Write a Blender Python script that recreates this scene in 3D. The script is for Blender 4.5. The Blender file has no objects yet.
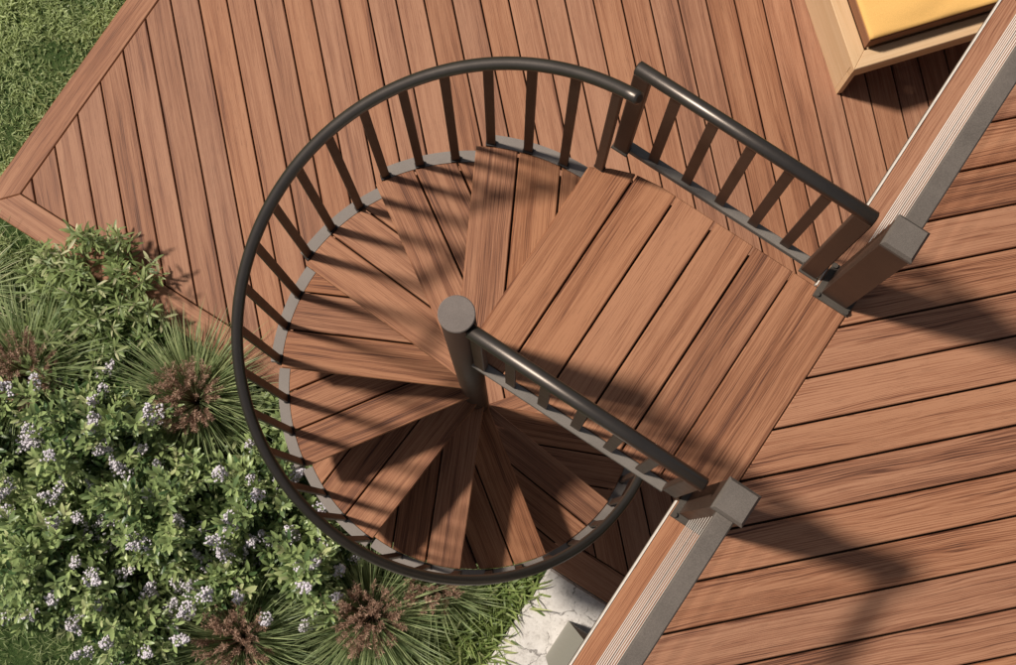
import bpy, math, random
import numpy as np
from mathutils import Vector, Matrix

random.seed(7)
RNG = np.random.default_rng(11)
SC = bpy.context.scene
COL = SC.collection
R = math.radians
H = 2.82                    # drop from the upper deck to the lower deck
GZ = -H - 0.14              # ground level

# ------------------------------------------------------------------ camera
cam = bpy.data.cameras.new('camera')
cam.sensor_fit = 'HORIZONTAL'; cam.sensor_width = 36.0
cam.lens = 1688.57 / 1016 * 36
cam.clip_start = 0.1; cam.clip_end = 400
co = bpy.data.objects.new('camera', cam); COL.objects.link(co)
co.location = (0.46936, -0.44148, 5.27134)
co.rotation_euler = (0.127695, 0.0020546, 0.58534)
SC.camera = co

# ------------------------------------------------------------------ light
AZ, EL = 17.0, 53.3         # the way the light travels (plan angle) and its height
sd = Vector((math.cos(R(AZ)) * math.cos(R(EL)), math.sin(R(AZ)) * math.cos(R(EL)), -math.sin(R(EL))))
sl = bpy.data.lights.new('sun', 'SUN'); sl.energy = 4.5; sl.angle = R(5.0); sl.color = (1.0, 0.925, 0.83)
so = bpy.data.objects.new('sun', sl); COL.objects.link(so)
so.rotation_euler = sd.to_track_quat('-Z', 'Y').to_euler()
w = bpy.data.worlds.new('World'); SC.world = w; w.use_nodes = True
nt = w.node_tree; nt.nodes.clear()
sky = nt.nodes.new('ShaderNodeTexSky'); sky.sky_type = 'NISHITA'; sky.sun_disc = False
sky.sun_elevation = R(EL); sky.sun_rotation = R(270 - AZ)
sky.dust_density = 2.0
bg = nt.nodes.new('ShaderNodeBackground'); bg.inputs[1].default_value = 0.054
out = nt.nodes.new('ShaderNodeOutputWorld')
hs_ = nt.nodes.new('ShaderNodeHueSaturation'); hs_.inputs['Saturation'].default_value = 0.55
nt.links.new(sky.outputs[0], hs_.inputs['Color']); nt.links.new(hs_.outputs[0], bg.inputs[0]); nt.links.new(bg.outputs[0], out.inputs[0])
SC.view_settings.view_transform = 'Standard'; SC.view_settings.look = 'None'
SC.view_settings.exposure = 0; SC.view_settings.gamma = 1

# ------------------------------------------------------------------ materials
class N:
    """small helper for node trees"""
    def __init__(s, name):
        s.m = bpy.data.materials.new(name); s.m.use_nodes = True
        s.t = s.m.node_tree; s.t.nodes.clear()
        s.out = s.t.nodes.new('ShaderNodeOutputMaterial')
    def n(s, typ, **k):
        x = s.t.nodes.new(typ)
        for a, b in k.items(): setattr(x, a, b)
        return x
    def l(s, a, b): s.t.links.new(a, b)
    def val(s, sock, v):
        if hasattr(v, 'is_linked') or hasattr(v, 'node'): s.l(v, sock)
        else: sock.default_value = v
    def math(s, op, a, b=0.0, c=None):
        x = s.n('ShaderNodeMath', operation=op)
        s.val(x.inputs[0], a); s.val(x.inputs[1], b)
        if c is not None: s.val(x.inputs[2], c)
        return x.outputs[0]
    def comb(s, x, y, z):
        c = s.n('ShaderNodeCombineXYZ')
        for i, v in enumerate((x, y, z)): s.val(c.inputs[i], v)
        return c.outputs[0]
    def noise(s, vec, scale=1.0, detail=3.0, rough=0.55, dist=0.0):
        x = s.n('ShaderNodeTexNoise'); s.l(vec, x.inputs['Vector'])
        x.inputs['Scale'].default_value = scale; x.inputs['Detail'].default_value = detail
        x.inputs['Roughness'].default_value = rough; x.inputs['Distortion'].default_value = dist
        return x.outputs['Fac']
    def ramp(s, fac, stops):
        x = s.n('ShaderNodeValToRGB'); e = x.color_ramp.elements
        while len(e) < len(stops): e.new(0.5)
        for el, (p, c) in zip(e, stops): el.position = p; el.color = (*c, 1)
        s.l(fac, x.inputs[0]); return x.outputs[0]
    def mix(s, fac, a, b, mode='MIX'):
        x = s.n('ShaderNodeMix', data_type='RGBA', blend_type=mode)
        s.val(x.inputs['Factor'], fac)
        for sock, v in ((x.inputs[6], a), (x.inputs[7], b)):
            if isinstance(v, tuple): sock.default_value = (*v, 1)
            else: s.l(v, sock)
        return x.outputs[2]
    def bsdf(s, color, rough=0.6, metal=0.0, spec=0.5, bump=None, bstr=0.3, bdist=0.002):
        p = s.n('ShaderNodeBsdfPrincipled')
        if isinstance(color, tuple): p.inputs['Base Color'].default_value = (*color, 1)
        else: s.l(color, p.inputs['Base Color'])
        s.val(p.inputs['Roughness'], rough); p.inputs['Metallic'].default_value = metal
        p.inputs['Specular IOR Level'].default_value = spec
        if bump is not None:
            b = s.n('ShaderNodeBump'); b.inputs['Strength'].default_value = bstr
            b.inputs['Distance'].default_value = bdist
            s.l(bump, b.inputs['Height']); s.l(b.outputs[0], p.inputs['Normal'])
        s.l(p.outputs[0], s.out.inputs[0]); s.p = p
        return s.m

def wood(name, dark, mid, light, contrast=1.0, rough=0.62, bs=0.35, knots=0.5, fw=.34, rw=.06, sw=.52):
    q = N(name)
    uv = q.n('ShaderNodeUVMap'); sp = q.n('ShaderNodeSeparateXYZ'); q.l(uv.outputs[0], sp.inputs[0])
    u, v = sp.outputs[0], sp.outputs[1]
    at = q.n('ShaderNodeAttribute', attribute_name='rnd'); rnd = at.outputs['Fac']
    z = q.math('MULTIPLY', rnd, 61.0)
    warp = q.noise(q.comb(q.math('MULTIPLY', u, 2.6), q.math('MULTIPLY', v, 9.0), z), 1.0, 2.0)
    wv = q.math('ADD', v, q.math('MULTIPLY', q.math('SUBTRACT', warp, 0.5), 0.020))
    streak = q.noise(q.comb(q.math('MULTIPLY', u, 1.2), q.math('MULTIPLY', wv, 42.0), z), 1.0, 3.0, 0.6)
    fine = q.noise(q.comb(q.math('MULTIPLY', u, 4.0), q.math('MULTIPLY', wv, 330.0), z), 1.0, 3.0, 0.65)
    tone = q.noise(q.comb(q.math('MULTIPLY', u, 0.7), q.math('MULTIPLY', v, 11.0), z), 1.0, 2.0)
    # cathedral rings: bands of the warped cross coordinate
    ring = q.math('SINE', q.math('MULTIPLY', q.math('ADD', wv, q.math('MULTIPLY', tone, 0.09)), 880.0))
    ring = q.math('MULTIPLY_ADD', ring, 0.5, 0.5)
    f = q.math('MULTIPLY', streak, sw)
    f = q.math('ADD', f, q.math('MULTIPLY', fine, fw))
    f = q.math('ADD', f, q.math('MULTIPLY', tone, 0.42))
    f = q.math('ADD', f, q.math('MULTIPLY', ring, rw))
    f = q.math('ADD', f, q.math('MULTIPLY', rnd, 0.06))
    f = q.math('SUBTRACT', f, 0.22 + (fw - .34) * .5 + (rw - .05) * .5 + (sw - .62) * .5)
    f = q.math('ADD', q.math('MULTIPLY', q.math('SUBTRACT', f, 0.5), contrast), 0.5)
    c = q.ramp(f, [(0.27, dark), (0.43, mid), (0.66, light)])
    # fine dark pores
    pore = q.noise(q.comb(q.math('MULTIPLY', u, 14.0), q.math('MULTIPLY', wv, 420.0), z), 1.0, 1.0)
    pm = q.math('GREATER_THAN', pore, 0.66)
    c = q.mix(q.math('MULTIPLY', pm, knots), c, tuple(k * 0.55 for k in mid))
    # per board hue drift
    hs = q.n('ShaderNodeHueSaturation'); q.l(c, hs.inputs['Color'])
    q.l(q.math('ADD', q.math('MULTIPLY', rnd, 0.10), 0.93), hs.inputs['Value'])
    q.l(q.math('ADD', q.math('MULTIPLY', q.math('FRACT', q.math('MULTIPLY', rnd, 7.3)), 0.07), 0.98), hs.inputs['Saturation'])
    hgt = q.math('ADD', q.math('MULTIPLY', fine, 0.7), q.math('MULTIPLY', streak, 0.5))
    return q.bsdf(hs.outputs[0], q.math('MULTIPLY_ADD', fine, 0.2, rough - 0.1), spec=0.35, bump=hgt, bstr=bs, bdist=0.002)

def metal(name, col, rough=0.42, met=0.55, noise_amt=0.12, fine=900.0):
    q = N(name)
    tc = q.n('ShaderNodeTexCoord')
    a = q.noise(tc.outputs['Object'], fine, 2.0, 0.6)
    b = q.noise(tc.outputs['Object'], 9.0, 4.0, 0.6)
    k = q.math('ADD', q.math('MULTIPLY', a, noise_amt * 2), q.math('MULTIPLY', b, noise_amt * 1.2))
    lo = tuple(c * (1 - noise_amt * 1.2) for c in col); hi = tuple(c * (1 + noise_amt * 1.4) for c in col)
    c = q.ramp(k, [(0.3 * noise_amt * 3.2, lo), (0.7 * noise_amt * 3.2, hi)])
    return q.bsdf(c, q.math('MULTIPLY_ADD', b, 0.2, rough - 0.1), met, 0.28 if met < .5 else .5, bump=a, bstr=0.25, bdist=0.0006)

def plain(name, col, rough=0.6, spec=0.5, scale=40.0, amt=0.15, met=0.0):
    q = N(name); tc = q.n('ShaderNodeTexCoord')
    a = q.noise(tc.outputs['Object'], scale, 5.0, 0.65)
    c = q.ramp(a, [(0.3, tuple(x * (1 - amt) for x in col)), (0.7, tuple(min(1, x * (1 + amt)) for x in col))])
    return q.bsdf(c, rough, met, spec, bump=a, bstr=0.3, bdist=0.002)

def leafmat(name, lo, hi, old=None, rough=0.45, trans=0.3, back=1.15, spec=0.4):
    q = N(name)
    at = q.n('ShaderNodeAttribute', attribute_name='rnd'); rnd = at.outputs['Fac']
    uv = q.n('ShaderNodeUVMap'); sp = q.n('ShaderNodeSeparateXYZ'); q.l(uv.outputs[0], sp.inputs[0])
    st = [(0.0, lo), (0.85, hi)] + ([(0.97, old)] if old else [])
    c = q.ramp(rnd, st)
    # paler toward the tip, a light midrib
    tip = q.math('MULTIPLY_ADD', sp.outputs[1], 0.45, 0.78)
    cc = q.n('ShaderNodeHueSaturation'); q.l(c, cc.inputs['Color']); q.l(tip, cc.inputs['Value'])
    c2 = cc.outputs[0]
    q.bsdf(c2, rough, spec=spec)
    tr = q.n('ShaderNodeBsdfTranslucent')
    tc = q.n('ShaderNodeHueSaturation'); q.l(c2, tc.inputs['Color']); tc.inputs['Value'].default_value = back * 1.3
    tc.inputs['Hue'].default_value = 0.485
    q.l(tc.outputs[0], tr.inputs['Color'])
    mx = q.n('ShaderNodeMixShader'); mx.inputs[0].default_value = trans
    q.l(q.p.outputs[0], mx.inputs[1]); q.l(tr.outputs[0], mx.inputs[2]); q.l(mx.outputs[0], q.out.inputs[0])
    return q.m

M = {}
M['deck_up'] = wood('upper_deck_wood', (0.085, 0.029, 0.014), (0.258, 0.102, 0.050), (0.38, 0.180, 0.098), 1.45, fw=.60, rw=.14)
M['deck_low'] = wood('lower_deck_wood', (0.100, 0.036, 0.018), (0.262, 0.110, 0.057), (0.375, 0.183, 0.103), 1.2, fw=.66)
M['tread'] = wood('stair_wood', (0.080, 0.026, 0.012), (0.243, 0.095, 0.044), (0.385, 0.178, 0.093), 1.4, fw=.68)
M['teak'] = wood('bench_teak', (0.36, 0.19, 0.095), (0.58, 0.37, 0.20), (0.68, 0.47, 0.285), 0.8, 0.55, 0.2, 0.2)
M['joist'] = plain('joist_timber', (0.06, 0.035, 0.022), 0.8, 0.2)
M['bronze'] = metal('bronze_painted_steel', (0.062, 0.036, 0.025), 0.5, 0.12, 0.10)
M['rail'] = metal('handrail_steel', (0.105, 0.088, 0.076), 0.36, 0.8, 0.10)
M['grey'] = metal('grey_powder_coat', (0.215, 0.183, 0.16), 0.65, 0.05, 0.16, 600.0)
M['bar'] = metal('bar_powder_coat', (0.165, 0.142, 0.122), 0.62, 0.05, 0.22, 420.0)
M['dark'] = metal('dark_base_steel', (0.075, 0.062, 0.05), 0.55, 0.2, 0.2, 300.0)
M['capgrey'] = metal('cap_powder_coat', (0.125, 0.104, 0.088), 0.62, 0.05, 0.28, 420.0)
M['colcap'] = metal('column_cap_coat', (0.165, 0.135, 0.118), 0.7, 0.0, 0.25, 500.0)
M['wire'] = plain('steel_wire', (0.74, 0.66, 0.58), 0.5, 0.5, 200.0, 0.08, 0.0)
M['white'] = plain('pale_fascia_paint', (0.70, 0.63, 0.55), 0.6)
M['boxgrey'] = plain('support_post_paint', (0.33, 0.31, 0.26), 0.7, 0.3, 120.0, 0.1)
M['rubber'] = plain('black_rubber_foot', (0.02, 0.016, 0.014), 0.7)
M['cloth'] = plain('mustard_fabric', (0.74, 0.43, 0.14), 0.9, 0.1, 320.0, 0.14)
M['band'] = plain('brown_fabric', (0.27, 0.125, 0.065), 0.9, 0.1, 320.0, 0.14)
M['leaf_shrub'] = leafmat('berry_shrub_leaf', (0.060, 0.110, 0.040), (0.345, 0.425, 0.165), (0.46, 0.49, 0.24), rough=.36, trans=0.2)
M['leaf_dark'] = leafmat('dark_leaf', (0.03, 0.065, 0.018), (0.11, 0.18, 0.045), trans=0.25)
M['leaf_bam'] = leafmat('lance_leaf', (0.10, 0.16, 0.05), (0.28, 0.34, 0.13), (0.52, 0.50, 0.30), trans=0.3)
M['leaf_lime'] = leafmat('strap_leaf', (0.12, 0.18, 0.045), (0.30, 0.37, 0.12), (0.42, 0.44, 0.2), trans=0.3)
M['blade'] = leafmat('grass_blade', (0.12, 0.175, 0.07), (0.37, 0.42, 0.20), (0.55, 0.50, 0.32), trans=0.3)
M['lawn'] = leafmat('lawn_blade', (0.22, 0.28, 0.11), (0.50, 0.56, 0.28), (0.66, 0.66, 0.42), trans=0.40)
M['seed'] = leafmat('seed_head', (0.20, 0.11, 0.072), (0.54, 0.36, 0.26), (0.66, 0.49, 0.38), trans=0.15, rough=0.8, spec=0.1)
M['bud'] = plain('pale_lilac_bud', (0.62, 0.57, 0.61), 0.6, 0.3, 60.0, 0.3)
M['twig'] = plain('twig_bark', (0.15, 0.105, 0.075), 0.8, 0.2, 90.0, 0.3)

def ground_mat():
    q = N('soil_and_turf'); tc = q.n('ShaderNodeTexCoord')
    a = q.noise(tc.outputs['Object'], 6.0, 6.0, 0.7); b = q.noise(tc.outputs['Object'], 60.0, 5.0, 0.7)
    c = q.ramp(q.math('MULTIPLY_ADD', a, 0.5, q.math('MULTIPLY', b, 0.5)), [(0.36, (0.022, 0.034, 0.012)), (0.5, (0.05, 0.085, 0.025)), (0.66, (0.11, 0.13, 0.05))])
    return q.bsdf(c, 0.95, spec=0.1, bump=b, bstr=1.0, bdist=0.02)
M['ground'] = ground_mat()
def concrete_mat():
    q = N('cracked_concrete'); tc = q.n('ShaderNodeTexCoord'); o = tc.outputs['Object']
    w1 = q.noise(o, 7.0, 4.0, 0.6)
    mp = q.n('ShaderNodeVectorMath', operation='ADD'); q.l(o, mp.inputs[0])
    nz = q.n('ShaderNodeTexNoise'); q.l(o, nz.inputs['Vector']); nz.inputs['Scale'].default_value = 9.0; nz.inputs['Detail'].default_value = 5
    sc = q.n('ShaderNodeVectorMath', operation='SCALE'); q.l(nz.outputs['Color'], sc.inputs[0]); sc.inputs['Scale'].default_value = 0.16
    q.l(sc.outputs[0], mp.inputs[1])
    vo = q.n('ShaderNodeTexVoronoi', feature='DISTANCE_TO_EDGE'); q.l(mp.outputs[0], vo.inputs['Vector']); vo.inputs['Scale'].default_value = 5.5
    crack = q.math('LESS_THAN', vo.outputs['Distance'], q.math('MULTIPLY', q.math('SUBTRACT', w1, 0.44), 0.13))
    fine = q.noise(o, 90.0, 5.0, 0.7); mid = q.noise(o, 16.0, 6.0, 0.75)
    base = q.ramp(q.math('MULTIPLY_ADD', mid, 0.6, q.math('MULTIPLY', fine, 0.4)), [(0.33, (0.33, 0.30, 0.275)), (0.47, (0.58, 0.54, 0.50)), (0.60, (0.67, 0.63, 0.59))])
    spot = q.math('GREATER_THAN', q.noise(o, 34.0, 6.0, 0.8), 0.61)
    c = q.mix(q.math('MULTIPLY', spot, 0.55), base, (0.22, 0.19, 0.17))
    c = q.mix(q.math('MULTIPLY', crack, 0.65), c, (0.10, 0.085, 0.075))
    return q.bsdf(c, 0.9, spec=0.2, bump=q.math('SUBTRACT', fine, crack), bstr=0.5, bdist=0.004)
M['concrete'] = concrete_mat()

# ------------------------------------------------------------------ mesh helpers
class MB:
    def __init__(s): s.v = []; s.f = []; s.uv = []; s.r = []; s.sm = []
    def face(s, idx, uvs=None, rnd=0.5, smooth=False):
        s.f.append(tuple(idx)); s.uv.append(uvs if uvs else [(0, 0)] * len(idx)); s.r.append(rnd); s.sm.append(smooth)
    def prism(s, poly, z1, z0, d=(1, 0), rnd=None, ch=0.0025):
        """convex plan polygon -> chamfered slab with uv along d"""
        rnd = random.random() if rnd is None else rnd
        n = len(poly); dx, dy = d; ou, ov = random.uniform(0, 40), random.uniform(0, 40)
        P = [Vector(p) for p in poly]
        ins = inset(poly, ch) if ch else poly
        if ins is None: ins = poly
        rings = [[(p[0], p[1], z0) for p in poly], [(p[0], p[1], z1 - ch) for p in poly], [(p[0], p[1], z1) for p in ins]]
        b = len(s.v)
        for r_ in rings: s.v += r_
        def U(i):
            x, y, z = s.v[i]; return (x * dx + y * dy + ou, -x * dy + y * dx + z + ov)
        for k in range(2):
            for i in range(n):
                j = (i + 1) % n
                q = [b + k * n + i, b + k * n + j, b + (k + 1) * n + j, b + (k + 1) * n + i]
                s.face(q, [U(t) for t in q], rnd)
        q = [b + 2 * n + i for i in range(n)]; s.face(q, [U(t) for t in q], rnd)
        q = [b + i for i in reversed(range(n))]; s.face(q, [U(t) for t in q], rnd)
    def box(s, c, size, rot=0.0, ch=0.002, d=None):
        cx, cy, cz = c; a, b_, h = size[0] / 2, size[1] / 2, size[2] / 2
        co_, si = math.cos(rot), math.sin(rot)
        poly = [(cx + x * co_ - y * si, cy + x * si + y * co_) for x, y in ((-a, -b_), (a, -b_), (a, b_), (-a, b_))]
        if d is None: d = (co_, si) if a > b_ else (-si, co_)
        s.prism(poly, cz + h, cz - h, d, ch=ch)
    def tube(s, pts, rad, seg=12, smooth=True, cap=True, dome=0.0, taper=None):
        pts = [Vector(p) for p in pts]; b = len(s.v); n = len(pts)
        up = Vector((0, 0, 1)); prev = None; rd = random.random()
        if dome:
            d0 = (pts[0] - pts[1]).normalized(); d1 = (pts[-1] - pts[-2]).normalized()
            pts = [pts[0] + d0 * dome] + pts + [pts[-1] + d1 * dome]; n += 2
        for i, p in enumerate(pts):
            t = (pts[min(i + 1, n - 1)] - pts[max(i - 1, 0)]).normalized()
            x = t.cross(up if prev is None else prev)
            if prev is None:
                if x.length < 1e-3: x = t.cross(Vector((1, 0, 0)))
                x.normalize(); y = x.cross(t).normalized()
            else:
                x.normalize(); y = x.cross(t).normalized()
            prev = y
            rr = rad if taper is None else rad * (1 + (taper - 1) * i / (n - 1))
            if dome and i in (0, n - 1): rr *= 0.62
            for k in range(seg):
                a = 2 * math.pi * k / seg
                s.v.append(tuple(p + x * math.cos(a) * rr + y * math.sin(a) * rr))
        for i in range(n - 1):
            for k in range(seg):
                k2 = (k + 1) % seg
                s.face([b + i * seg + k, b + i * seg + k2, b + (i + 1) * seg + k2, b + (i + 1) * seg + k], None, rd, smooth)
        if cap:
            s.face([b + k for k in reversed(range(seg))], None, rd); s.face([b + (n - 1) * seg + k for k in range(seg)], None, rd)
    def bar(s, a, b_, wid, dep, side):
        """square bar from a to b_; side = plan direction of its width"""
        a, b_ = Vector(a), Vector(b_); t = (b_ - a).normalized(); x = Vector((side[0], side[1], 0)).normalized()
        y = t.cross(x).normalized(); x = y.cross(t).normalized(); c = min(wid, dep) * 0.12; k = len(s.v); rd = random.random()
        oct_ = [(-wid / 2 + c, -dep / 2), (wid / 2 - c, -dep / 2), (wid / 2, -dep / 2 + c), (wid / 2, dep / 2 - c),
                (wid / 2 - c, dep / 2), (-wid / 2 + c, dep / 2), (-wid / 2, dep / 2 - c), (-wid / 2, -dep / 2 + c)]
        for p in (a, b_):
            for u, v in oct_: s.v.append(tuple(p + x * u + y * v))
        for i in range(8):
            j = (i + 1) % 8; s.face([k + i, k + j, k + 8 + j, k + 8 + i], None, rd)
        s.face([k + i for i in reversed(range(8))], None, rd); s.face([k + 8 + i for i in range(8)], None, rd)
    def build(s, name, mat, parent=None, loc=None):
        me = bpy.data.meshes.new(name)
        me.from_pydata(s.v, [], s.f)
        uvl = me.uv_layers.new(name='UVMap')
        flat = np.array([c for f in s.uv for uv in f for c in uv], dtype=np.float32)
        uvl.data.foreach_set('uv', flat)
        at = me.attributes.new('rnd', 'FLOAT', 'FACE'); at.data.foreach_set('value', np.array(s.r, dtype=np.float32))
        me.polygons.foreach_set('use_smooth', np.array(s.sm, dtype=bool))
        me.materials.append(mat); me.update()
        o = bpy.data.objects.new(name, me); COL.objects.link(o)
        if parent is not None:
            o.parent = parent; o.matrix_parent_inverse = Matrix.Translation(-Vector(ROOT[parent.name])) if parent.name in ROOT else Matrix()
        return o
ROOT = {}
def thing(name, label, cat, loc=(0, 0, 0), group=None, kind=None):
    o = bpy.data.objects.new(name, None); COL.objects.link(o); o.location = loc; o.empty_display_size = 0.1
    ROOT[o.name] = loc
    tag(o, label, cat, group, kind); return o
def tag(o, label=None, cat=None, group=None, kind=None):
    if label: o['label'] = label
    if cat: o['category'] = cat
    if group: o['group'] = group
    if kind: o['kind'] = kind

def inset(poly, d):
    n = len(poly); res = []
    ar = sum(poly[i][0] * poly[(i + 1) % n][1] - poly[(i + 1) % n][0] * poly[i][1] for i in range(n))
    sg = 1 if ar > 0 else -1
    for i in range(n):
        p0, p1, p2 = Vector(poly[i - 1]), Vector(poly[i]), Vector(poly[(i + 1) % n])
        e1, e2 = (p1 - p0), (p2 - p1)
        if e1.length < 1e-6 or e2.length < 1e-6: return None
        n1 = Vector((-e1.y, e1.x)).normalized() * sg; n2 = Vector((-e2.y, e2.x)).normalized() * sg
        b = n1 + n2
        if b.length < 0.2: b = n1
        k = b.dot(n1)
        b = b * (d / max(k, 0.25))
        res.append(tuple(p1 + b))
    return res
def clip(poly, nx, ny, c):
    """keep nx*x+ny*y <= c"""
    res = []; n = len(poly)
    for i in range(n):
        a, b = poly[i], poly[(i + 1) % n]; da = nx * a[0] + ny * a[1] - c; db = nx * b[0] + ny * b[1] - c
        if da <= 0: res.append(a)
        if (da < 0) != (db < 0) and abs(da - db) > 1e-12:
            t = da / (da - db); res.append((a[0] + (b[0] - a[0]) * t, a[1] + (b[1] - a[1]) * t))
    out_ = []
    for p in res:
        if not out_ or math.hypot(p[0] - out_[-1][0], p[1] - out_[-1][1]) > 1e-4: out_.append(p)
    if len(out_) > 1 and math.hypot(out_[0][0] - out_[-1][0], out_[0][1] - out_[-1][1]) < 1e-4: out_.pop()
    return out_
def planks(mb, poly, d, off, pitch, gap, z1, z0, ch=0.003, maxw=None):
    """lay boards along direction d inside a convex polygon; a gap centre at perpendicular offset off"""
    nx, ny = -d[1], d[0]
    vals = [nx * p[0] + ny * p[1] for p in poly]
    k = math.floor((min(vals) - off) / pitch)
    while off + k * pitch < max(vals):
        a, b = off + k * pitch + gap / 2, off + (k + 1) * pitch - gap / 2
        q = clip(clip(poly, nx, ny, b), -nx, -ny, -a)
        if len(q) >= 3:
            ar = abs(sum(q[i][0] * q[(i + 1) % len(q)][1] - q[(i + 1) % len(q)][0] * q[i][1] for i in range(len(q)))) / 2
            if ar > 2e-4: mb.prism(q, z1, z0, d, ch=ch)
        k += 1
S2 = 2 ** -.5

# ------------------------------------------------------------------ setting
def plane(name, x0, x1, y0, y1, z, mat):
    mb = MB(); mb.v = [(x0, y0, z), (x1, y0, z), (x1, y1, z), (x0, y1, z)]; mb.face([0, 1, 2, 3]); return mb.build(name, mat)
def yo(x): return -0.482 + 0.0235 * (x + 2.5)      # outer and inner line of the lower deck's front border
def yi(x): return -0.331 + 0.0235 * (x + 2.48)
# gently uneven ground sheet
mb = MB(); nx_ = 60
def gh(x, y): return GZ + 0.02 * math.sin(x * 2.1 + 1) * math.cos(y * 1.7) 
xs = sorted(set([-60, -30, -15, -8] + [(-5 + i * 0.25) for i in range(36)] + [6, 10, 20, 40, 60]))
for y in xs:
    for x in xs: mb.v.append((x, y, gh(x, y) if abs(x) < 6 and abs(y) < 6 else GZ))
n_ = len(xs)
for j in range(n_ - 1):
    for i in range(n_ - 1): mb.face([j * n_ + i, j * n_ + i + 1, (j + 1) * n_ + i + 1, (j + 1) * n_ + i], smooth=True)
tag(mb.build('ground', M['ground']), kind='structure')
mb = MB(); mb.prism([(0.668, -5.0), (5.0, -5.0), (5.0, yo(5.0) - .003), (0.668, yo(.668) - .003)], GZ + 0.10, GZ - 0.1, ch=0.012)
tag(mb.build('pavement', M['concrete']), kind='structure')

# ---- lower deck
LX, LY = -2.615, -0.475
ld = thing('lower_deck', 'large reddish brown timber deck at ground level around the spiral stair foot, beside the lawn', 'deck', (LX, LY, -H))
ix, iy = LX + 0.133, LY + 0.150
mb = MB()
planks(mb, [(ix + .003, yi(ix) + .003), (4.6, yi(4.6) + .003), (4.6, 5.2), (ix + .003, 5.2)], (S2, -S2), -1.0644 * 0.137 / 0.13252 + 0.0, 0.137, 0.0075, -H, -H - 0.025, ch=0.003)
DB = mb.build('deck_boards', M['deck_low'], ld)
mb = MB(); mb.prism([(LX, yo(LX)), (ix - .002, yi(ix) - 0.002), (ix - .002, 5.2), (LX, 5.2)], -H, -H - .09, (0, 1), ch=.004)
mb.build('border_board', M['deck_low'], ld)
mb = MB(); mb.prism([(LX + .003, yo(LX)), (4.6, yo(4.6)), (4.6, yi(4.6) - .002), (ix + .001, yi(ix) - .002)], -H, -H - .09, (1, 0), ch=.004)
mb.build('border_board', M['deck_low'], ld)
mb = MB(); mb.prism([(LX + .03, LY + .03), (4.5, yo(4.5) + .03), (4.5, 5.1), (LX + .03, 5.1)], -H - .028, -H - .15, ch=0)
mb.build('joist_frame', M['joist'], ld)

# ---- upper deck
ud = thing('upper_deck', 'raised timber deck of wide diagonal boards at stair head level, right side', 'deck', (0.812, 0, 0))
EX = 0.945
poly = [(EX + .0015, -3.2), (4.4, -3.2), (4.4, 4.6), (EX + .0015, 4.6)]
mb = MB(); planks(mb, poly, (S2, S2), 0.3783, 0.13698, 0.0072, 0.0, -0.026, ch=0.0028)
mb.build('deck_boards', M['deck_up'], ud)
for y0, y1 in ((-3.2, -0.030), (0.7785, 4.6)):
    mb = MB(); mb.prism([(0.818, y0), (EX, y0), (EX, y1), (0.818, y1)], 0.0, -0.026, (0, 1), ch=.003)
    mb.build('border_board', M['deck_up'], ud)
    mb = MB(); mb.prism([(0.8125, y0 + .002), (0.8172, y0 + .002), (0.8172, y1 - .002), (0.8125, y1 - .002)], 0.002, -0.05, (0, 1), ch=.0008)
    mb.build('fascia', M['white'], ud)
mb = MB(); mb.prism([(0.8175, -3.1), (4.3, -3.1), (4.3, 4.5), (0.8175, 4.5)], -0.029, -0.16, ch=0)
mb.build('joist_frame', M['joist'], ud)
def post_leg(x0, y0):
    mb = MB(); mb.prism([(x0, y0), (x0 + .2, y0), (x0 + .2, y0 + .2), (x0, y0 + .2)], -.161, GZ + .095, (0, 1), ch=.006)
    mb.build('support_post', M['boxgrey'], ud)
post_leg(0.880, -0.772); post_leg(0.880, 3.4); post_leg(3.6, -0.772); post_leg(3.6, 3.4)

# ---- spiral staircase (landing included)
RISE = 0.24533; RB = 0.7263
A0, DA = 87.13, 10.027                 # baluster angles
T0, TD = 88.6, 29.55                   # nosing directions
RT = 0.7105                            # outer radius of the treads
st = thing('spiral_staircase', 'spiral stair of wedge shaped timber treads around a brown steel column', 'staircase', (0, 0, -H))
NT = 11
def arc(r, a0, a1, n):
    return [(r * math.cos(R(a0 + (a1 - a0) * i / n)), r * math.sin(R(a0 + (a1 - a0) * i / n))) for i in range(n + 1)]
def ring_seg(mb, r0, r1, a0, a1, z1, z0, n=14):
    o_ = arc(r1, a0, a1, n); i_ = arc(r0, a0, a1, n); b = len(mb.v)
    for z in (z0, z1):
        mb.v += [(x, y, z) for x, y in o_] + [(x, y, z) for x, y in i_]
    m = n + 1
    for k in range(n):
        O0, O1, I0, I1 = b + k, b + k + 1, b + m + k, b + m + k + 1; t = 2 * m
        mb.face([O0 + t, O1 + t, I1 + t, I0 + t]); mb.face([O0, I0, I1, O1])
        mb.face([O0, O1, O1 + t, O0 + t], smooth=True); mb.face([I0, I0 + t, I1 + t, I1], smooth=True)
    t = 2 * m
    mb.face([b, b + t, b + m + t, b + m]); k = n
    mb.face([b + k, b + m + k, b + m + k + t, b + k + t])
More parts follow.
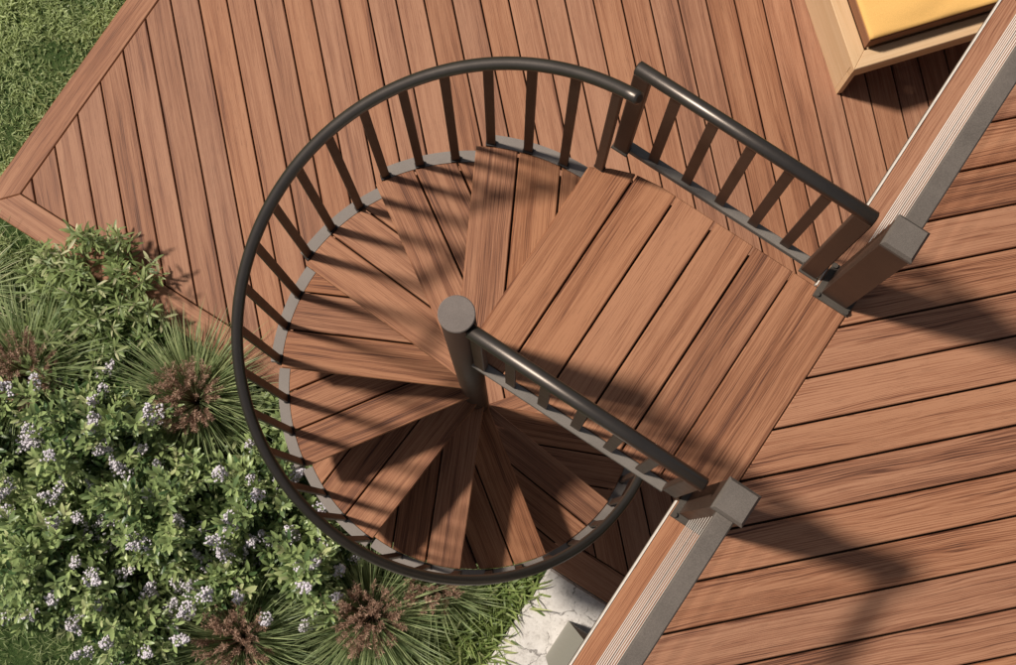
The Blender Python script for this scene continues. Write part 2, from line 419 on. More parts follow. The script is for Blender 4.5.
for i in range(1, NT + 1):
    a = T0 + TD * i; z = -i * RISE
    d = (math.cos(R(a)), math.sin(R(a)))
    # polygon: sector wide enough to tuck under the tread above
    aN = a + math.degrees(math.asin(0.040 / RT))
    aB = a - TD - 7
    poly = [(0.03 * math.cos(R(aB)), 0.03 * math.sin(R(aB)))] + arc(RT, aB, aN, 16)
    # front corner by the column, nosing line runs past the axis
    poly.append((-0.0 * d[0] - 0.0 * d[1], 0.0))
    poly[-1] = (d[0] * 0.0 + (-d[1]) * 0.040, d[1] * 0.0 + d[0] * 0.040)
    mb = MB()
    # perpendicular coordinate = (-d1, d0).p ; nosing at +0.040, gaps at -0.104, -0.252
    planks(mb, poly, d, -0.106, 0.1465, 0.0065, z, z - 0.03, ch=0.0028)
    tr = mb.build('tread', M['tread'], st)
    ip = inset(poly, 0.022)
    mb = MB(); mb.prism([p for p in ip if math.hypot(*p) < 0.70], z - 0.0305, z - 0.037, d, ch=0); mb.build('gap_shade_panel', M['joist'], tr)  # dark panel added below the boards, stands in for shade in the gaps
    mb = MB(); ring_seg(mb, 0.7125, 0.753, A0 + (3 * i - 3) * DA + 0.8, A0 + 3 * i * DA + 0.9, z - 0.002, z - 0.042)
    mb.build('side_plate', M['grey'], tr)
    mb = MB()
    m_ = a - 9
    mb.bar((0.05 * math.cos(R(m_)), 0.05 * math.sin(R(m_)), z - 0.058), (0.70 * math.cos(R(m_)), 0.70 * math.sin(R(m_)), z - 0.055), 0.04, 0.03, (-math.sin(R(m_)), math.cos(R(m_))))
    mb.build('bracket', M['bronze'], tr)
# landing
mb = MB()
pl = [(0.006, 0.0), (0.73, 0.0), (0.73, 0.776), (0.235, 0.776), (0.14, 0.764), (0.07, 0.738), (0.006, 0.702)]
planks(mb, pl, (0, 1), 0.0 - 0.0015, 0.1462, 0.0068, 0.0, -0.03, ch=0.0028)
lp = mb.build('landing', M['tread'], st)
mb = MB(); mb.prism([(0.7335, 0.0), (0.9435, 0.0), (0.9435, 0.776), (0.7335, 0.776)], 0.0, -0.03, (0, 1), ch=.003)
mb.build('edge_board', M['tread'], lp)
mb = MB(); mb.prism([(0.03, 0.012), (0.925, 0.012), (0.925, 0.75), (0.16, 0.75), (0.03, 0.68)], -0.0305, -0.037, ch=0); mb.build('gap_shade_panel', M['joist'], lp)  # same added dark sheet, gives the landing gaps their shade by colour
mb = MB()
for y in (0.15, 0.4, 0.64): mb.box((0.43, y, -0.060), (0.74, 0.04, 0.04))
mb.build('joist', M['bronze'], lp)
# column
mb = MB(); mb.tube([(0, 0, -H), (0, 0, 0.765)], 0.050, 40)
cl = mb.build('column', M['bronze'], st)
mb = MB()
for r_, z_ in ((0.0515, 0.766), (0.0515, 0.776), (0.049, 0.7785)):
    for k in range(48): mb.v.append((r_ * math.cos(k * math.pi / 24), r_ * math.sin(k * math.pi / 24), z_))
for j in range(2):
    for k in range(48):
        k2 = (k + 1) % 48; mb.face([j * 48 + k, j * 48 + k2, (j + 1) * 48 + k2, (j + 1) * 48 + k], smooth=(j == 0))
mb.face([96 + k for k in range(48)]); mb.face([k for k in reversed(range(48))])
mb.build('cap', M['colcap'], cl)
# helical handrail
def hz(k): return 0.8576 + 0.022 - k / 3 * RISE
KN = 31
pts = []
k = -0.45
while k <= KN + .3:
    a = R(A0 + k * DA); pts.append((0.7375 * math.cos(a), 0.7375 * math.sin(a), hz(k))); k += 0.25
mb = MB(); mb.tube(pts, 0.0195, 16, dome=0.006)
mb.build('handrail', M['rail'], st)
for k in range(0, KN + 1):
    a = R(A0 + k * DA); i = math.ceil(k / 3); zb = -i * RISE if k else 0.0
    x, y = 0.7225 * math.cos(a), 0.7225 * math.sin(a)
    xt, yt = 0.7340 * math.cos(a), 0.7340 * math.sin(a)
    mb = MB(); mb.bar((x, y, zb - 0.05 if k else 0.002), (xt, yt, hz(k) - 0.012), 0.030, 0.012 if k else 0.02, (-math.sin(a), math.cos(a)))
    b = mb.build('baluster', M['bronze'], st)
    mb = MB(); mb.bar((x, y, zb - 0.056 if k else 0.001), (x, y, zb + 0.008), 0.035, 0.021, (-math.sin(a), math.cos(a)))
    mb.build('foot', M['rubber'], b)
    if k % 3 == 0 and k:
        ox, oy = math.cos(a), math.sin(a)
        mb = MB(); mb.tube([(x + ox * .010, y + oy * .010, zb - .018), (x + ox * .024, y + oy * .024, zb - .018)], 0.0055, 8)
        mb.build('bolt', M['grey'], b)
# landing rails
mb = MB(); mb.tube([(0.036, 0.838, 0.785), (0.800, 0.838, 0.785)], 0.0215, 20, dome=0.004); mb.build('handrail', M['rail'], st)
mb = MB(); mb.box((0.43, 0.8315, -0.012), (0.75, 0.030, 0.035)); mb.build('bottom_bar', M['bar'], st)
for x in (0.168, 0.292, 0.417, 0.541, 0.662):
    mb = MB(); mb.bar((x, 0.8315, 0.006), (x, 0.838, 0.77), 0.034, 0.010, (1, 0)); mb.build('baluster', M['bronze'], st)
for x, wd, yb in ((0.060, 0.052, 0.815), (0.775, 0.060, 0.808)):
    mb = MB(); mb.bar((x, yb, 0.001), (x, 0.834, 0.768), wd, 0.030, (1, 0)); p_ = mb.build('rail_post', M['bronze'], st)
    mb = MB(); mb.box((x, yb - .004, 0.004), (wd + .006, 0.036, 0.006)); mb.build('foot', M['dark'], p_)
mb = MB(); mb.tube([(0.052, -0.014, 0.74), (0.806, -0.014, 0.74)], 0.0215, 20, dome=0.004); mb.build('handrail', M['rail'], st)
mb = MB(); mb.box((0.405, -0.0185, -0.010), (0.71, 0.032, 0.03)); mb.build('bottom_bar', M['bar'], st)
mb = MB(); mb.box((0.405, -0.0015, -0.004), (0.71, 0.0022, 0.012), ch=0); mb.build('edge_trim', M['rubber'], st)
for x in (0.184, 0.303, 0.426, 0.548, 0.668):
    mb = MB(); mb.bar((x, -0.0165, 0.006), (x, -0.014, 0.728), 0.034, 0.010, (1, 0)); mb.build('baluster', M['bronze'], st)
mb = MB(); mb.bar((0.074, -0.0165, 0.001), (0.074, -0.014, 0.728), 0.040, 0.026, (1, 0)); mb.build('rail_post', M['bronze'], st)
mb = MB(); mb.bar((0.782, -0.0165, 0.001), (0.782, -0.014, 0.728), 0.052, 0.026, (1, 0)); mb.build('rail_post', M['bronze'], st)

# ---- deck railings: post, cap, top rail, cables
def railing(label, y0, ys, y_end):
    s = 1 if y_end > ys else -1
    t = thing('cable_railing', label, 'railing', (0.886, ys, 0), 'cable railings along the upper deck edge')
    def mkpost(yc):
        mb = MB(); mb.box((0.886, yc, 0.442), (0.090, 0.086, 0.868), ch=.003, d=(0, 1)); p = mb.build('post', M['bronze'], t)
        mb = MB()
        b = 0
        for hw, z in ((0.0470, 0.868), (0.0480, 0.872), (0.0480, 0.890), (0.0405, 0.903)):
            mb.v += [(0.886 - hw, yc - hw, z), (0.886 + hw, yc - hw, z), (0.886 + hw, yc + hw, z), (0.886 - hw, yc + hw, z)]
        for j in range(3):
            for k in range(4):
                k2 = (k + 1) % 4; mb.face([j * 4 + k, j * 4 + k2, j * 4 + 4 + k2, j * 4 + 4 + k])
        mb.face([12, 13, 14, 15]); mb.face([3, 2, 1, 0])
        mb.build('cap', M['capgrey'], p)
        mb = MB(); mb.box((0.884, yc, 0.006), (0.126, 0.128, 0.010), ch=.002); pl_ = mb.build('base_plate', M['dark'], p)
        for bx in (-.053, .053):
            for by in (-.054, .054):
                mb = MB(); mb.tube([(0.884 + bx, yc + by, 0.009), (0.884 + bx, yc + by, 0.020)], 0.0085, 10); mb.build('bolt', M['dark'], pl_)
    mkpost(ys)
    yy = ys + s * 1.9
    while (yy - y_end) * s < -0.5: mkpost(yy); yy += s * 1.9
    a, b = ys + s * .0435, y_end
    lo, hi = min(a, b), max(a, b)
    mb = MB(); mb.prism([(0.859, lo), (0.913, lo), (0.913, hi), (0.859, hi)], 0.870, 0.838, (0, 1), ch=.004)
    mb.build('top_rail', M['capgrey'], t)
    for i in range(11):
        z = 0.045 + i * 0.0725
        mb = MB(); n = 4
        mb.tube([(0.878, lo + (hi - lo) * k / n, z) for k in range(n + 1)], 0.0018, 6)
        mb.build('cable', M['wire'], t)
railing('grey capped cable railing at the right, from the upper square post', 0, 0.808, 4.6)
railing('grey capped cable railing at the bottom, from the lower square post', 0, -0.020, -3.2)

# ---- teak bench with mustard cushion
bx0 = Vector((0.577, 2.289)); fd = Vector((math.cos(R(50.5)), math.sin(R(50.5)))); ldn = Vector((math.cos(R(140.5)), math.sin(R(140.5))))
bt = thing('lounge_bench', 'low pale teak garden bench frame on the lower deck at the top edge', 'bench', (bx0.x, bx0.y, -H))
def bp(a, b): return tuple(bx0 + fd * a + ldn * b)
def bquad(a0, a1, b0, b1): return [bp(a0, b0), bp(a1, b0), bp(a1, b1), bp(a0, b1)]
BT = 0.44; LA, LB = 1.9, 0.95
zt = -H + BT
mb = MB(); mb.prism([bp(0, 0), bp(.075, .075), bp(.075, LB - .075), bp(0, LB)], zt, zt - .045, tuple(ldn), ch=.003); mb.build('top_rail', M['teak'], bt)
mb = MB(); mb.prism([bp(0, 0), bp(LA, 0), bp(LA - .075, .075), bp(.075, .075)], zt - .0005, zt - .045, tuple(fd), ch=.003); mb.build('top_rail', M['teak'], bt)
mb = MB(); mb.prism([bp(0, LB), bp(.075, LB - .075), bp(LA - .075, LB - .075), bp(LA, LB)], zt - .0005, zt - .045, tuple(fd), ch=.003); mb.build('top_rail', M['teak'], bt)
mb = MB(); mb.prism([bp(LA, 0), bp(LA, LB), bp(LA - .075, LB - .075), bp(LA - .075, .075)], zt, zt - .045, tuple(ldn), ch=.003); mb.build('top_rail', M['teak'], bt)
mb = MB(); mb.prism(bquad(.001, .028, .03, LB - .001), zt - .046, -H + .002, tuple(ldn), ch=.002); mb.build('side_panel', M['teak'], bt)
mb = MB(); mb.prism(bquad(LA - .028, LA - .001, .03, LB - .001), zt - .046, -H + .002, tuple(ldn), ch=.002); mb.build('side_panel', M['teak'], bt)
mb = MB(); mb.prism(bquad(.001, LA - .001, .002, .027), zt - .046, zt - .14, tuple(fd), ch=.002); mb.build('apron', M['teak'], bt)
mb = MB()
for k in range(12):
    b0 = .085 + k * .066; mb.prism(bquad(.03, LA - .03, b0, b0 + .055), zt - .05, zt - .07, tuple(fd), ch=.002)
mb.build('slats', M['teak'], bt)
# leg wedge at the front corners
mb = MB(); mb.prism(bquad(.001, .030, .002, .029), zt - .141, -H + .002, tuple(ldn), ch=.002); mb.build('leg', M['teak'], bt)
mb = MB(); mb.prism(bquad(LA - .030, LA - .001, .002, .029), zt - .141, -H + .002, tuple(ldn), ch=.002); mb.build('leg', M['teak'], bt)
# cushion: puffy rounded slab
def cushion():
    nu, nv = 44, 26; a0, a1, b0, b1 = .082, LA - .09, .088, LB - .09
    vs = []; mb = MB(); hgt = 0.035; zb = zt + .095
    def P(u, v, top):
        e = 7.0
        f = (1 - abs(2 * u - 1) ** e) ** (1 / 2.2) * (1 - abs(2 * v - 1) ** e) ** (1 / 2.2)
        puff = (.012 * math.sin(u * math.pi * 5) * math.sin(v * math.pi * 3) + .005 * math.sin(u * 31 + 3 * math.sin(v * 9)) + .003 * math.sin(v * 41 + 4 * math.sin(u * 13))) * f
        bul = .012 * (1 - f)
        return (*bp(a0 + (a1 - a0) * u, b0 + (b1 - b0) * v), zb + hgt * .5 + (1 if top else -1) * hgt * (.22 + .28 * f) + (puff if top else 0))
    for top in (1, 0):
        for j in range(nv + 1):
            for i in range(nu + 1):
                u = .5 - .5 * math.cos(math.pi * i / nu); v = .5 - .5 * math.cos(math.pi * j / nv)
                u = .5 * u + .5 * i / nu; v = .5 * v + .5 * j / nv
                mb.v.append(P(u, v, top))
    m = nu + 1; off = m * (nv + 1)
    for j in range(nv):
        for i in range(nu):
            q = [j * m + i, j * m + i + 1, (j + 1) * m + i + 1, (j + 1) * m + i]
            mb.face(q, smooth=True); mb.face([off + t for t in reversed(q)], smooth=True)
    for i in range(nu):
        mb.face([i + 1, i, off + i, off + i + 1]); t = nv * m; mb.face([t + i, t + i + 1, off + t + i + 1, off + t + i])
    for j in range(nv):
        mb.face([j * m, (j + 1) * m, off + (j + 1) * m, off + j * m]); t = nu; mb.face([(j + 1) * m + t, j * m + t, off + j * m + t, off + (j + 1) * m + t])
    o = mb.build('seat_cushion', M['cloth']); 
    mb = MB(); mb.prism(bquad(a0 - .004, a1 + .004, b0 - .004, b1 + .004), zb + .012, zt + .001, tuple(fd), ch=.006); mb.build('side_band', M['band'], o)
    tag(o, 'mustard yellow seat cushion lying on the pale teak bench', 'cushion')
cushion()

# ------------------------------------------------------------------ vegetation (numpy batches)
def rotmat(dirs, spin):
    """frames with Y along dirs, Z roughly up, spun about Y"""
    Y = dirs / np.linalg.norm(dirs, axis=1, keepdims=True)
    up = np.tile(np.array([0., 0., 1.]), (len(Y), 1)); bad = np.abs(Y[:, 2]) > .97; up[bad] = [1, 0, 0]
    X = np.cross(Y, up); X /= np.linalg.norm(X, axis=1, keepdims=True); Z = np.cross(X, Y)
    c, s = np.cos(spin)[:, None], np.sin(spin)[:, None]
    return X * c + Z * s, Y, -X * s + Z * c
def batch(name, tv, tf, tuv, pos, dirs, spin, scale, rnd, mat, parent=None, smooth=True, wscale=None):
    tv = np.asarray(tv, float); X, Y, Z = rotmat(dirs, spin); n = len(pos); m = len(tv)
    ws = scale if wscale is None else wscale
    v = (pos[:, None, :] + X[:, None, :] * (tv[None, :, 0, None] * ws[:, None, None]) + Y[:, None, :] * (tv[None, :, 1, None] * scale[:, None, None])
         + Z[:, None, :] * (tv[None, :, 2, None] * scale[:, None, None])).reshape(-1, 3)
    return rawmesh(name, v, tf, tuv, n, m, rnd, mat, parent, smooth)
def rawmesh(name, v, tf, tuv, n, m, rnd, mat, parent, smooth=True):
    fl = np.concatenate([np.array(f) for f in tf]); ls = np.array([len(f) for f in tf])
    loops = (fl[None, :] + (np.arange(n) * m)[:, None]).ravel()
    tot = np.tile(ls, n); start = np.concatenate([[0], np.cumsum(tot)[:-1]])
    me = bpy.data.meshes.new(name)
    me.vertices.add(len(v)); me.vertices.foreach_set('co', v.astype(np.float32).ravel())
    me.loops.add(len(loops)); me.loops.foreach_set('vertex_index', loops.astype(np.int32))
    me.polygons.add(len(tot)); me.polygons.foreach_set('loop_start', start.astype(np.int32)); me.polygons.foreach_set('loop_total', tot.astype(np.int32))
    uvl = me.uv_layers.new(name='UVMap'); uvl.data.foreach_set('uv', np.tile(np.asarray(tuv, np.float32)[fl], (n, 1)).ravel())
    at = me.attributes.new('rnd', 'FLOAT', 'FACE'); at.data.foreach_set('value', np.repeat(rnd, len(tf)).astype(np.float32))
    me.polygons.foreach_set('use_smooth', np.full(len(tot), smooth))
    me.materials.append(mat); me.update(calc_edges=True)
    o = bpy.data.objects.new(name, me); COL.objects.link(o)
    if parent is not None:
        o.parent = parent; o.matrix_parent_inverse = Matrix.Translation(-Vector(ROOT[parent.name])) if parent.name in ROOT else Matrix()
    return o
# templates, unit length along +Y
def leaf_t(wd, fold=.12, curl=.12):
    st_ = [(.12, .30), (.32, .80), (.55, 1.0), (.75, .86), (.90, .50)]
    v = [(0, 0, 0)]
    for y, k in st_:
        zc = -curl * y * y; v += [(-wd * k, y, zc + fold * wd * 2 * k), (0, y, zc), (wd * k, y, zc + fold * wd * 2 * k)]
    v.append((0, 1, -curl * 1.1)); n = len(st_)
    f = [(0, 2, 1), (0, 3, 2)]
    for k in range(n - 1):
        a = 1 + 3 * k; f += [(a, a + 1, a + 4, a + 3), (a + 1, a + 2, a + 5, a + 4)]
    a = 1 + 3 * (n - 1); f += [(a, a + 1, a + 3), (a + 1, a + 2, a + 3)]
    return v, f, [(.5 + p[0], p[1]) for p in v]
def bladeset(base, az, el, length, width, droop, twist):
    """arching blades, 6 stations, 2 verts per station with a fold"""
    n = len(base); K = 7; t = np.linspace(0, 1, K)
    out_ = np.zeros((n, K, 2, 3)); p = base.copy(); e = el.copy(); a = az.copy()
    for k in range(K):
        d = np.stack([np.cos(a) * np.cos(e), np.sin(a) * np.cos(e), np.sin(e)], 1)
        side = np.stack([-np.sin(a), np.cos(a), np.zeros(n)], 1)
        side = side * np.cos(twist)[:, None] + np.cross(d, side) * np.sin(twist)[:, None]
        wk = width * (0.55 + .45 * math.sin(math.pi * min(t[k] * 1.3 + .1, .5) )) * (1 - t[k] ** 2.2 * .93)
        out_[:, k, 0] = p - side * wk[:, None] / 2; out_[:, k, 1] = p + side * wk[:, None] / 2
        p = p + d * (length / (K - 1))[:, None]; e = e - droop / (K - 1) * (0.6 + t[k]); a = a + .05 * np.sin(twist * 5)
    tf = [(2 * k, 2 * k + 1, 2 * k + 3, 2 * k + 2) for k in range(K - 1)]
    tuv = [(s_, tt) for tt in t for s_ in (0, 1)]
    return out_.reshape(-1, 3), tf, tuv, n, 2 * K
def U(a, b, n): return RNG.uniform(a, b, n)

LEAF = leaf_t(.150, .12, .18); LANCE = leaf_t(.10, .1, .2)
phi_ = (1 + 5 ** .5) / 2
ICO = np.array([(-1, phi_, 0), (1, phi_, 0), (-1, -phi_, 0), (1, -phi_, 0), (0, -1, phi_), (0, 1, phi_), (0, -1, -phi_), (0, 1, -phi_), (phi_, 0, -1), (phi_, 0, 1), (-phi_, 0, -1), (-phi_, 0, 1)]) / math.hypot(1, phi_)
ICF = [(0, 11, 5), (0, 5, 1), (0, 1, 7), (0, 7, 10), (0, 10, 11), (1, 5, 9), (5, 11, 4), (11, 10, 2), (10, 7, 6), (7, 1, 8), (3, 9, 4), (3, 4, 2), (3, 2, 6), (3, 6, 8), (3, 8, 9), (4, 9, 5), (2, 4, 11), (6, 2, 10), (8, 6, 7), (9, 8, 1)]

def dome_tips(cx, cy, rx, ry, h, n):
    th = U(0, 2 * math.pi, n); cz = U(0.05, 1, n) ** .8; sr = np.sqrt(1 - cz ** 2)
    lump = 1 + .16 * np.sin(th * 3 + cx * 9) + .10 * np.sin(th * 5 + cy * 7)
    rr = U(.72, 1.06, n) * lump
    pos = np.stack([cx + rx * sr * np.cos(th) * rr, cy + ry * sr * np.sin(th) * rr, GZ + .05 + h * cz * rr * (1 + .12 * np.sin(th * 4 + 2))], 1)
    dr = np.stack([sr * np.cos(th) * .9, sr * np.sin(th) * .9, cz * .9 + .45], 1) + RNG.normal(0, .22, (n, 3))
    return pos, dr / np.linalg.norm(dr, axis=1, keepdims=True)

def berry_shrub(label, cx, cy, rx, ry, h, ntips, nclust):
    t = thing('flowering_shrub', label, 'shrub', (cx, cy, GZ), 'flowering shrubs in the planting bed')
    tip, d = dome_tips(cx, cy, rx, ry, h, ntips)
    L = 11
    k = np.tile(np.arange(L), ntips); I = np.repeat(np.arange(ntips), L); n = len(I)
    back = (k / L) * .15
    ang = k * 2.4 + I * 1.7 + U(-.4, .4, n)
    X, Y, Z = rotmat(d[I], ang)
    spread = .55 + .70 * (k / L) + U(-.25, .25, n)
    ld_ = Y * np.cos(spread)[:, None] + X * np.sin(spread)[:, None]
    pos = tip[I] - d[I] * back[:, None]
    ld_[:, 2] += .12
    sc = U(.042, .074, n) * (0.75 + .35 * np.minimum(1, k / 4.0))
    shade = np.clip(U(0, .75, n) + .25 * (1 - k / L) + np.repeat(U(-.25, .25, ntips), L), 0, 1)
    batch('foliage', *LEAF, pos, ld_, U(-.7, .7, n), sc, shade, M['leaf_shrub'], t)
    # inner darker leaves fill the body
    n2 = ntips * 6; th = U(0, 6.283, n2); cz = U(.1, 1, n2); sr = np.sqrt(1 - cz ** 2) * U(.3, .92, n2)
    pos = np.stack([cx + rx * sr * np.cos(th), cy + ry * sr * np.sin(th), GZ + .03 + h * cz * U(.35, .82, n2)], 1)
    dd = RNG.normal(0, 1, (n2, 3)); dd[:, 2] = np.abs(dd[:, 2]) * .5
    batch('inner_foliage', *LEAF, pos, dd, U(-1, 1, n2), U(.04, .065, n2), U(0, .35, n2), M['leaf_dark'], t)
    # stems
    mb = MB()
    for j in range(0, ntips, 4):
        e = Vector(tip[j]); s_ = Vector((cx + random.uniform(-.06, .06), cy + random.uniform(-.06, .06), GZ)); dj = Vector(d[j])
        m1 = s_.lerp(e, .45) + Vector((0, 0, .08 * h)); m2 = e - dj * .13
        mb.tube([s_, m1, m2, e], 0.0036, 5, cap=False, taper=.45)
    mb.build('stems', M['twig'], t)
    # flower clusters
    js = [j for j in range(ntips) if tip[j][2] > GZ + h * .35]
    random.shuffle(js)
    for j in js[:int(nclust * 1.6)]:
        nb = random.randint(44, 80); ax = Vector(d[j]); ax = (ax + Vector((random.uniform(-.5, .5), random.uniform(-.5, .5), 0))).normalized()
        ln = random.uniform(.06, .12); tt = U(-.2, 1, nb); rad = (1.05 - np.clip(tt, 0, 1) * .7) * .034
        th = U(0, 6.283, nb); Xc, Yc, Zc = rotmat(np.tile(np.array(ax), (nb, 1)), th)
        rr = np.sqrt(U(.15, 1, nb)) * rad
        c = np.array(tip[j]) + np.array(ax)[None] * (tt * ln + .01)[:, None] + Xc * rr[:, None]
        c[:, 2] += .012
        o = batch('flower_cluster', ICO, ICF, [(.5, .5)] * 12, c, np.tile([[0, 1., 0]], (nb, 1)), np.zeros(nb), U(.0035, .0080, nb), U(0, 1, nb), M['bud'], t)
    return t
berry_shrub('large flowering shrub with pale lilac buds below the left brown tufted grass', -1.47, -1.12, .42, .40, .62, 230, 15)
berry_shrub('flowering shrub with lilac white buds in the bottom left corner of the planting bed', -1.27, -1.68, .42, .36, .62, 210, 12)
berry_shrub('rounded flowering shrub with pale buds in the middle of the bed, between two larger shrubs', -.98, -1.20, .33, .36, .62, 190, 11)
berry_shrub('flowering shrub at the bottom edge of the bed, left of the tufted grasses', -.80, -1.72, .30, .26, .5, 120, 8)
berry_shrub('flowering shrub with pale buds just outside the lower left curve of the handrail', -.62, -.92, .30, .32, .60, 180, 11)
berry_shrub('leafy flowering shrub tucked under the bottom curve of the spiral handrail', -.27, -1.02, .26, .24, .52, 120, 7)
berry_shrub('small flowering shrub between the bottom grasses and the shrubs above them', -.55, -1.28, .25, .22, .46, 110, 7)
berry_shrub('flowering shrub at the left picture edge below the left grass clump', -1.86, -1.42, .32, .32, .58, 130, 8)

def tuft_grass(label, cx, cy, rad, h, nb, nseed, pale=0.0):
    t = thing('fountain_grass', label, 'ornamental grass', (cx, cy, GZ), 'tufted ornamental grasses in the bed')
    az = U(0, 6.283, nb); rr = U(0, .05, nb)
    base = np.stack([cx + rr * np.cos(az), cy + rr * np.sin(az), np.full(nb, GZ)], 1)
    el = U(.75, 1.5, nb); ln = U(.62, 1.15, nb) * math.hypot(rad, h) * 1.0
    v, tf, tuv, n, m = bladeset(base, az + U(-.3, .3, nb), el, ln, U(.005, .0105, nb), U(.5, 1.9, nb), U(-.6, .6, nb))
    rawmesh('blades', v, tf, tuv, n, m, np.clip(U(0, .85, nb) + pale, 0, 1), M['blade'], t)
    if not nseed: return
    # seed heads: bristly plumes on stalks, clustered over the crown
    az = U(0, 6.283, nseed); q = np.sqrt(U(0, 1, nseed)) * rad * .46
    top = np.stack([cx + q * np.cos(az), cy + q * np.sin(az), GZ + h * U(.95, 1.35, nseed) - q * .45], 1)
    dirs = np.stack([np.cos(az) * q * 3.2, np.sin(az) * q * 3.2, np.full(nseed, .8)], 1); dirs /= np.linalg.norm(dirs, axis=1, keepdims=True)
    K = 64; I = np.repeat(np.arange(nseed), K); kk = np.tile(np.arange(K), nseed) / K; n = len(I)
    X, Y, Z = rotmat(dirs[I], U(0, 6.283, n)); sp = U(.5, 1.3, n)
    bd = Y * np.cos(sp)[:, None] + X * np.sin(sp)[:, None]
    pos = top[I] + dirs[I] * ((kk - .5) * .085)[:, None]
    batch('seed_heads', [(0, 0, 0), (-.09, .6, .02), (.09, .6, .02), (0, 1, 0)], [(0, 2, 3, 1)], [(.5, 0), (0, .5), (1, .5), (.5, 1)], pos, bd, U(-2, 2, n), U(.010, .025, n), np.clip(U(0, 1, n) * (.5 + .5 * kk), 0, 1), M['seed'], t, smooth=False)
    mb = MB()
    for j in range(0, nseed):
        e = Vector(top[j]); s_ = Vector((cx, cy, GZ)); mb.tube([s_, s_.lerp(e, .5) + Vector((0, 0, .03)), e], .0012, 4, cap=False)
    mb.build('stalks', M['seed'], t)
tuft_grass('tufted grass with brown seed heads beside the lower deck edge, left of the handrail', -1.19, -.69, .35, .38, 760, 100)
tuft_grass('tufted grass with brown seed heads at the left picture edge', -1.93, -1.03, .42, .40, 620, 100)
tuft_grass('tufted grass with brown seed heads below the lowest point of the handrail, at the bottom edge', .09, -1.07, .36, .38, 640, 95)
tuft_grass('tufted grass with brown seed heads at the bottom edge, left of its twin', -.36, -1.50, .36, .38, 620, 95)
tuft_grass('small thin tufted grass with pale brown heads partly under the handrail', .26, -.80, .27, .30, 330, 55)
tuft_grass('green grass clump at the left edge beside the lance leaved bush, without seed heads', -2.42, -.86, .30, .32, 300, 0, .15)

def stem_bush(label, cx, cy, rad, h, nst, mat, lsc, name='bamboo_bush', cat='bush', tmpl=LANCE, lean=.5, grp=None, L=26):
    t = thing(name, label, cat, (cx, cy, GZ), grp)
    mb = MB(); P_, D_, S_, Rn = [], [], [], []
    for j in range(nst):
        a = random.uniform(0, 6.283); q = math.sqrt(random.random()) * rad; hh = h * random.uniform(.6, 1.05) * (1 - .3 * q / rad)
        s_ = Vector((cx + q * .35 * math.cos(a), cy + q * .35 * math.sin(a), GZ)); e = Vector((cx + q * math.cos(a), cy + q * math.sin(a), GZ + hh))
        m_ = s_.lerp(e, .55) + Vector((0, 0, hh * .12)); mb.tube([s_, m_, e], .003, 5, cap=False, taper=.4)
        for k in range(L):
            f = .25 + .78 * k / L
            p = (s_ * (1 - f) ** 2 + m_ * 2 * f * (1 - f) + e * f * f) if f < 1 else e
            th = k * 2.4 + random.uniform(-.5, .5); up_ = random.uniform(-.1, .9)
            P_.append(p); D_.append((math.cos(th) + math.cos(a) * .3, math.sin(th) + math.sin(a) * .3, up_)); S_.append(random.uniform(.65, 1.15) * lsc)
            Rn.append(min(1, max(0, random.random() * .75 + .25 * f + (.15 if random.random() < .06 else 0))))
    mb.build('stems', M['twig'], t)
    n = len(P_)
    batch('foliage', *tmpl, np.array([tuple(p) for p in P_]), np.array(D_), U(-.8, .8, n), np.array(S_), np.array(Rn), mat, t)
    return t
stem_bush('lance leaved pale green bush leaning over the lower deck border', -1.86, -.57, .38, .50, 66, M['leaf_bam'], .070)
stem_bush('tall single sprig of lance leaves standing over the deck border above the bush', -2.02, -.36, .06, .62, 7, M['leaf_bam'], .062, name='leafy_sprig', L=16)
stem_bush('low dark green bush between the left tufted grass and the deck border', -1.62, -.80, .33, .30, 60, M['leaf_dark'], .052)
stem_bush('dark leafy bush beside the lower deck border under the left of the spiral stair', -.78, -.62, .26, .30, 46, M['leaf_shrub'], .060, tmpl=LEAF)
stem_bush('leafy green bush under the treads at the lower left of the stair', -.38, -.68, .24, .26, 40, M['leaf_shrub'], .058, tmpl=LEAF)

def strap_plant(label, cx, cy, rad, nb):
    t = thing('strap_leaf_plant', label, 'plant', (cx, cy, GZ), 'bright strap leaved plants beside the concrete')
    q = np.sqrt(U(0, 1, nb)) * rad; a0 = U(0, 6.283, nb)
    base = np.stack([cx + q * np.cos(a0), cy + q * np.sin(a0), GZ + U(0, .10, nb)], 1)
    v, tf, tuv, n, m = bladeset(base, U(0, 6.283, nb), U(.1, 1.3, nb), U(.07, .15, nb), U(.008, .015, nb), U(.6, 2.4, nb), U(-1, 1, nb))
    rawmesh('leaves', v, tf, tuv, n, m, U(0, 1, nb), M['leaf_lime'], t)
strap_plant('bright green strap leaved plant against the concrete edge, at the bottom of the picture', .52, -.87, .17, 620)
strap_plant('bright green strap leaved plant between the concrete and the bottom tufted grass', .38, -1.06, .18, 560)
strap_plant('bright green strap leaved plant in the corner of concrete and lower deck', .56, -.62, .14, 400)

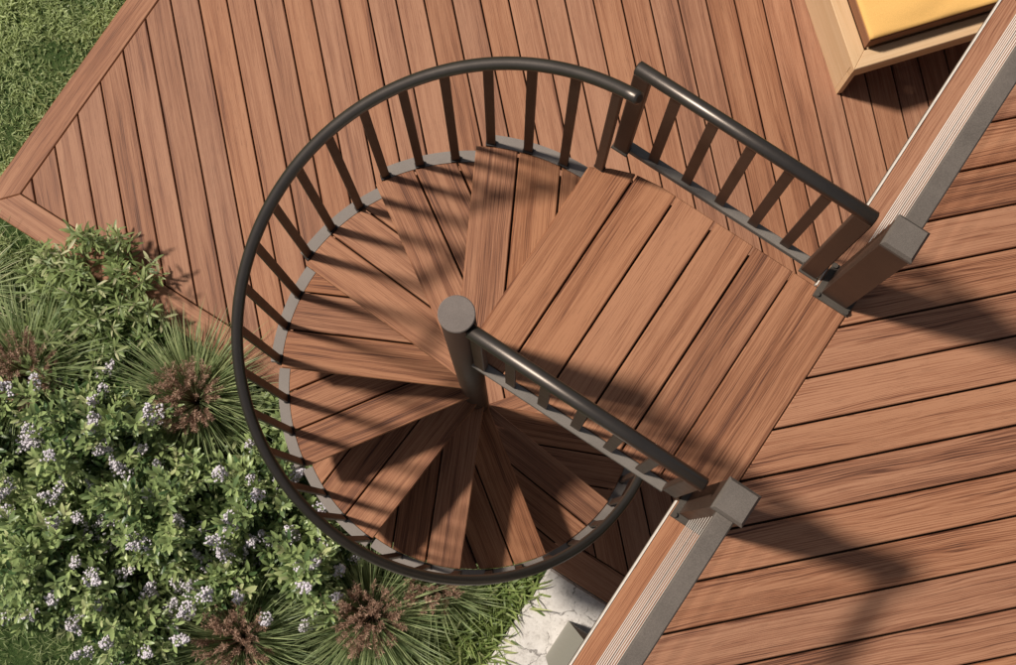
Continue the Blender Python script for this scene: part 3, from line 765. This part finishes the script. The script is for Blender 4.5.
# lawn and ground cover
def lawn(name, boxes, dens, hmin, hmax, mat, label, cat='grass', wd=(.0028, .0055)):
    B, n_all = [], 0
    for x0, x1, y0, y1 in boxes:
        n = int((x1 - x0) * (y1 - y0) * dens); cl_ = max(6, n // 14)
        cxs = U(x0, x1, cl_); cys = U(y0, y1, cl_); I = RNG.integers(0, cl_, n)
        p = np.stack([cxs[I] + RNG.normal(0, .022, n), cys[I] + RNG.normal(0, .022, n), np.full(n, GZ)], 1)
        ok = (p[:, 0] > x0 - .02) & (p[:, 0] < x1 + .02) & (p[:, 1] > y0 - .02) & (p[:, 1] < y1 + .012)
        B.append(p[ok])
    b = np.concatenate(B); n = len(b)
    patch = .5 + .5 * np.sin(b[:, 0] * 7 + 2 * np.sin(b[:, 1] * 5)) * np.cos(b[:, 1] * 8 + np.sin(b[:, 0] * 6))
    ln = U(hmin, hmax, n) * (.75 + .5 * patch)
    el = U(.25, 1.5, n)
    v, tf, tuv, n, m = bladeset7(b, U(0, 6.283, n), el, ln, U(wd[0], wd[1], n), U(.3, 2.0, n), U(-1, 1, n))
    o = rawmesh(name, v, tf, tuv, n, m, np.clip(U(0, .75, n) + .3 * patch - .1 + (U(0, 1, n) > .96) * .3, 0, 1), mat, None)
    tag(o, label, cat, kind='stuff')
def bladeset7(base, az, el, length, width, droop, twist):
    n = len(base); K = 4; t = np.linspace(0, 1, K)
    out_ = np.zeros((n, K, 2, 3)); p = base.copy(); e = el.copy()
    for k in range(K):
        d = np.stack([np.cos(az) * np.cos(e), np.sin(az) * np.cos(e), np.sin(e)], 1)
        side = np.stack([-np.sin(az), np.cos(az), np.zeros(n)], 1)
        side = side * np.cos(twist)[:, None] + np.cross(d, side) * np.sin(twist)[:, None]
        wk = width * (1, 1, .8, .12)[k]
        out_[:, k, 0] = p - side * wk[:, None] / 2; out_[:, k, 1] = p + side * wk[:, None] / 2
        p = p + d * (length / (K - 1))[:, None]; e = e - droop / (K - 1)
    return out_.reshape(-1, 3), [(2 * k, 2 * k + 1, 2 * k + 3, 2 * k + 2) for k in range(K - 1)], [(s_, tt) for tt in t for s_ in (0, 1)], n, 2 * K
lawn('lawn_grass', [(-4.3, LX - .01, -1.0, 2.6)], 15000, .03, .075, M['lawn'], 'short leafy green lawn beside the lower deck', wd=(.005, .010))
lawn('bed_grass', [(-3.6, .655, -2.5, LY - .012)], 5500, .04, .10, M['lawn'], 'low green grass growing between the shrubs of the planting bed')
